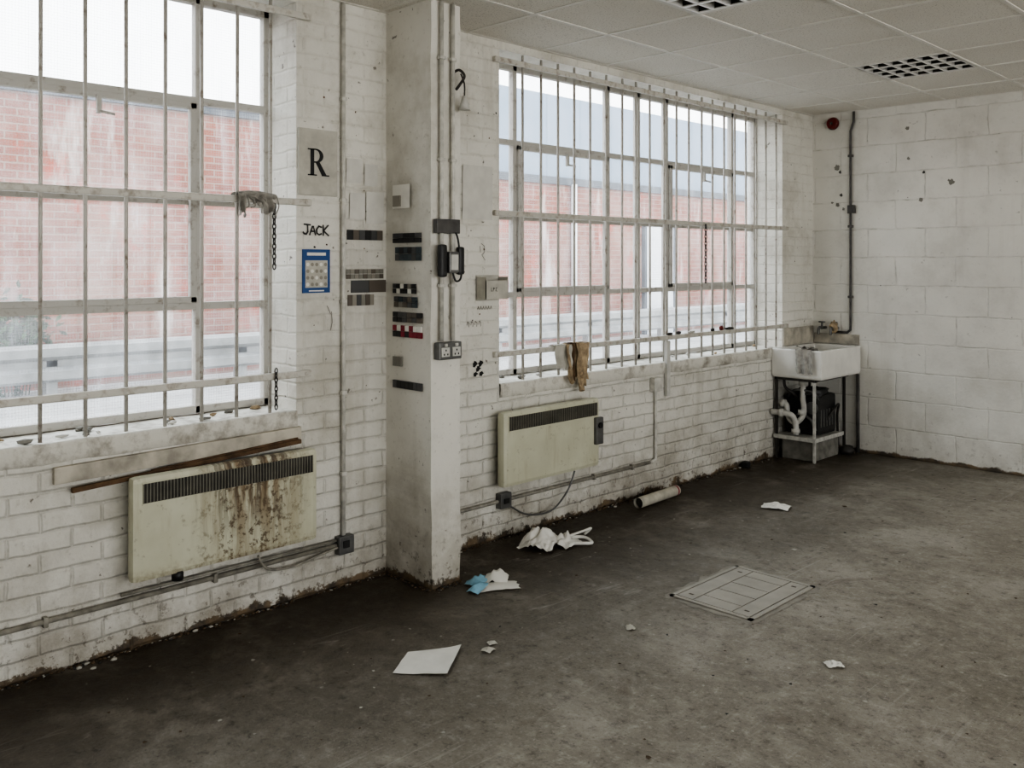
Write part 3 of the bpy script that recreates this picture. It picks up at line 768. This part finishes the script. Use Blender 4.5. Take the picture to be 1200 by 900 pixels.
b = B('paper_sheet', [mPaper])
A0, A1, A2, A3 = Vector((-2.939, 2.335, .004)), Vector((-2.82, 2.523, .004)), Vector((-2.661, 2.307, .004)), Vector((-2.828, 2.171, .004))
nx = 10; V = [[b.bm.verts.new((A0.lerp(A1, i / nx)).lerp(A3.lerp(A2, i / nx), j / nx) + Vector((0, 0, .006 * max(0, N3(i * .35, j * .35, 2)) + .008 * (i / nx) ** 3))) for j in range(nx + 1)] for i in range(nx + 1)]
for i in range(nx):
    for j in range(nx): b.bm.faces.new([V[i][j], V[i + 1][j], V[i + 1][j + 1], V[i][j + 1]]).smooth = True
b.done()
def crumple(name, c, sx, sy, rot, h, mats, n=22, mi=0, fr=7.0, seed=0.0, bb=None, fine=.35):
    b = bb or B(name, mats)
    R = Matrix.Rotation(rot, 3, 'Z'); V = []
    for i in range(n + 1):
        V.append([])
        for j in range(n + 1):
            u, v = i / n - .5, j / n - .5
            r = math.hypot(u, v) * 2
            k = 1 - .25 * abs(N3(math.atan2(v, u) * 1.5, seed, 1)) * min(1, r)
            p = R @ Vector((u * sx * k, v * sy * k, 0))
            z = .003 + h * max(0, (1 - r * .75)) * (.45 + .9 * abs(N3(u * fr, v * fr, seed))) + h * fine * abs(N3(u * fr * 2.5, v * fr * 2.5, seed + 4))
            V[i].append(b.bm.verts.new((c[0] + p.x + .02 * sx * N3(u * 9, v * 9, seed), c[1] + p.y, z)))
    for i in range(n):
        for j in range(n):
            f = b.bm.faces.new([V[i][j], V[i + 1][j], V[i + 1][j + 1], V[i][j + 1]]); f.material_index = mi; f.smooth = fine < .3
    if bb is None: return b.done()
b = B('plastic_carrier_bag', [mPoly])
crumple('', (-3.52, 3.75), .20, .24, .4, .17, None, 30, 0, 3.0, 1.0, b, .12)
crumple('', (-3.44, 3.86), .16, .17, .1, .09, None, 20, 0, 3.5, 3.0, b, .15)
b.tube([(-3.40, 3.84, .02), (-3.34, 3.90, .02), (-3.32, 3.96, .015), (-3.38, 3.97, .03), (-3.44, 3.92, .03)], .010, 0, 6, 5)
b.tube([(-3.42, 3.88, .05), (-3.38, 3.96, .07), (-3.36, 4.0, .08), (-3.40, 3.99, .04)], .007, 0, 6, 5)
b.done()
b = B('discarded_papers', [mPaper, mBlueP, mPaperOld])
crumple('', (-3.33, 3.09), .09, .14, .2, .055, None, 8, 1, 3, 2.0, b, .2)
crumple('', (-3.22, 3.12), .12, .22, -.5, .03, None, 8, 0, 3, 5.0, b, .2)
crumple('', (-3.29, 3.18), .12, .14, .7, .09, None, 8, 0, 3, 8.0, b, .2)
crumple('', (-3.26, 3.03), .07, .14, .3, .05, None, 8, 1, 3, 11.0, b, .2)
b.done()
b = B('cardboard_tube', [mTube, mMaroon, mDark])
p0, p1 = Vector((-3.60, 4.76, .037)), Vector((-3.62, 5.22, .037)); d = (p1 - p0).normalized()
b.cyl(p0, p1, .035, 0, 24, caps=False); b.cyl(p0 + d * .02, p1 - d * .02, .029, 2, 24, caps=True); b.cyl(p1 - d * .03, p1 - d * .015, .0365, 1, 24, caps=False)
b.done()
b = B('crumpled_paper', [mPaper]); crumple('', (-2.98, 5.42), .18, .14, .3, .045, None, 12, 0, 5, 3.0, b); b.done()
b = B('crumpled_paper', [mPaper]); crumple('', (-1.65, 3.455), .07, .06, .9, .02, None, 10, 0, 5, 6.0, b); b.done()
b = B('crumpled_paper', [mPaperOld]); crumple('', (-2.445, 3.175), .04, .05, .9, .02, None, 10, 0, 5, 7.0, b); crumple('', (-2.72, 2.58), .05, .05, .2, .014, None, 10, 0, 5, 9.0, b); crumple('', (-2.76, 2.64), .04, .04, 1.2, .010, None, 10, 0, 5, 12.0, b); b.done()
b = B('discarded_boot_heel', [mBlack]); b.box(-3.755, -3.70, 6.28, 6.34, 0, .05, 0, .01); b.done()
# litter
b = B('floor_debris', [mChip, mDebris, mInk, mPaperOld])
for i in range(620):
    x, y = random.uniform(-3.6, 1.0), random.uniform(.8, 7.3)
    s_ = random.uniform(.002, .009) * (1.8 if random.random() < .06 else 1)
    a = random.uniform(0, 6.28); mi = random.choice([0, 0, 1, 1, 2, 3])
    n = random.randint(3, 6)
    ps = [(x + s_ * random.uniform(.6, 1.3) * math.cos(a + 6.28 * k / n), y + s_ * random.uniform(.6, 1.3) * math.sin(a + 6.28 * k / n), .002 + random.uniform(0, .003)) for k in range(n)]
    b.poly(ps, mi)
b.done()
b = B('plaster_debris', [mDebris, mChip, mDark])
for i in range(1300):
    y = random.uniform(-.5, 6.7)
    if 2.84 < y < 3.07: continue
    k = .35 + 1.2 * abs(N3(y * 2.5, 0, 0))
    s_ = random.uniform(.003, .012) * k
    x = WX + abs(random.gauss(0, .025)) * k + .006
    b.blob((x, y, s_ * .4), s_, s_ * 1.6, s_ * .7, random.choice([0] * 8 + [2] * 4 + [1] * 2), .6, 6, 1, i * .37)
for i in range(100):
    if random.random() < .6: x, y = random.uniform(WX, -3.41), 2.86 - abs(random.gauss(0, .012)) - .008
    else: x, y = CX + abs(random.gauss(0, .012)) + .006, random.uniform(2.86, 3.05)
    s_ = random.uniform(.003, .008); b.blob((x, y, s_ * .4), s_, s_ * 1.3, s_ * .7, random.choice([0, 0, 2]), .6, 6, 1, i * .37)
b.done()

# ------------------------------------------------------------------ exterior yard
EX = -10.0
b = B('yard_ground', [mExtGround]); b.box(-30, XO, -14, 45, .2, .3); b.done()
e = empty('brick_warehouse')
b = B('facade', [mExtBrick, mExtGrey, mClad])
b.box(EX - .4, EX, -14, 7.6, .3, 3.33, 0); b.box(EX - .4, EX, 7.6, 45, .3, 2.88, 0)
b.box(EX - .45, EX + .05, -14, 7.6, 3.33, 3.45, 1); b.box(EX - .45, EX + .05, 7.6, 45, 2.88, 3.0, 1)
b.box(EX - .35, EX - .05, 7.6, 45, 3.0, 4.35, 2)
b.done(e)
b = B('metal_roof', [mClad]); b.poly([(EX - .3, -14, 3.45), (EX - .3, 7.6, 3.45), (EX - 5, 7.6, 4.4), (EX - 5, -14, 4.4)]); b.done(e)
b = B('service_door', [mExtWhite, mExtGrey])
b.box(EX, EX + .05, 13.4, 14.25, .3, 2.3, 0); b.box(EX, EX + .07, 13.33, 13.4, .3, 2.37, 1); b.box(EX, EX + .07, 14.25, 14.32, .3, 2.37, 1); b.box(EX, EX + .07, 13.33, 14.32, 2.3, 2.37, 1)
b.cyl((EX + .06, 6.9, .3), (EX + .06, 6.9, 3.3), .05, 0); b.cyl((EX + .06, 11.4, .3), (EX + .06, 11.4, 2.9), .05, 0)
b.done(e)
b = B('crash_barrier', [mGalv])
prof = [(0, .45), (.05, .48), (.05, .56), (0, .60), (0, .66), (.05, .70), (.05, .78), (0, .82)]
for j in range(len(prof) - 1):
    (a, z0_), (c, z1_) = prof[j], prof[j + 1]
    b.poly([(-9.3 + a, -14, z0_), (-9.3 + a, 45, z0_), (-9.3 + c, 45, z1_), (-9.3 + c, -14, z1_)])
for i in range(29): b.box(-9.42, -9.3, -13 + 2 * i, -12.9 + 2 * i, .3, .80)
b.done()
b = B('yard_weeds', [mLeaf])
for i in range(700):
    c = Vector((-9.68 + random.gauss(0, .07), 2.85 + random.gauss(0, .16), .80 + random.gauss(0, .17))); r = .055
    d1 = Vector((random.uniform(-1, 1), random.uniform(-1, 1), random.uniform(-.5, 1))).normalized() * r; d2 = d1.orthogonal().normalized() * r * .45
    b.poly([c - d1, c + d2, c + d1, c - d2])
for i in range(8): b.tube([(-9.68, 2.75 + .03 * i, .3), (-9.68 + random.gauss(0, .05), 2.7 + .05 * i, .95)], .006, 0, 5)
b.done()

# ------------------------------------------------------------------ overcast sky
w = bpy.data.worlds.new('overcast'); S.world = w; w.use_nodes = True
nt = w.node_tree; nt.nodes.clear()
tc = nt.nodes.new('ShaderNodeTexCoord'); sx = nt.nodes.new('ShaderNodeSeparateXYZ'); mr = nt.nodes.new('ShaderNodeMapRange')
cr = nt.nodes.new('ShaderNodeMix'); cr.data_type = 'RGBA'
bg = nt.nodes.new('ShaderNodeBackground'); wo = nt.nodes.new('ShaderNodeOutputWorld')
nt.links.new(tc.outputs['Generated'], sx.inputs[0]); nt.links.new(sx.outputs[2], mr.inputs[0])
mr.inputs[1].default_value = -.1; mr.inputs[2].default_value = .6
cr.inputs[6].default_value = (1.0, .985, .955, 1); cr.inputs[7].default_value = (.88, .94, 1.0, 1)
nt.links.new(mr.outputs[0], cr.inputs[0]); nt.links.new(cr.outputs[2], bg.inputs[0]); bg.inputs[1].default_value = 2.3
nt.links.new(bg.outputs[0], wo.inputs[0])
# portals help the sky light through the window openings
def portal(loc, rot, sx_, sy_):
    l = bpy.data.lights.new('window_portal', 'AREA'); l.shape = 'RECTANGLE'; l.size = sx_; l.size_y = sy_; l.cycles.is_portal = True
    o_ = bpy.data.objects.new('window_portal', l); o_.location = loc; o_.rotation_euler = rot; S.collection.objects.link(o_)
for yw in (W1, W2): portal((XO - .02, (yw[0] + yw[1]) / 2, 1.87), (0, math.radians(-90), 0), 1.95, yw[1] - yw[0])
portal((4.62, (FILL_OPEN[0] + FILL_OPEN[1]) / 2, (FILL_OPEN[2] + FILL_OPEN[3]) / 2), (0, math.radians(90), 0), FILL_OPEN[3] - FILL_OPEN[2], FILL_OPEN[1] - FILL_OPEN[0])  # portal for the added fill opening on the unseen right wall

# ------------------------------------------------------------------ camera (level, lens shifted down)
cam = bpy.data.cameras.new('camera'); co = bpy.data.objects.new('camera', cam); S.collection.objects.link(co)
co.location = (0, 0, 1.6); co.rotation_euler = (math.radians(90), 0, math.radians(45))
cam.sensor_width = 36; cam.lens = 1065 * 36 / 1200; cam.shift_y = -142 / 1200; cam.clip_end = 200
S.camera = co
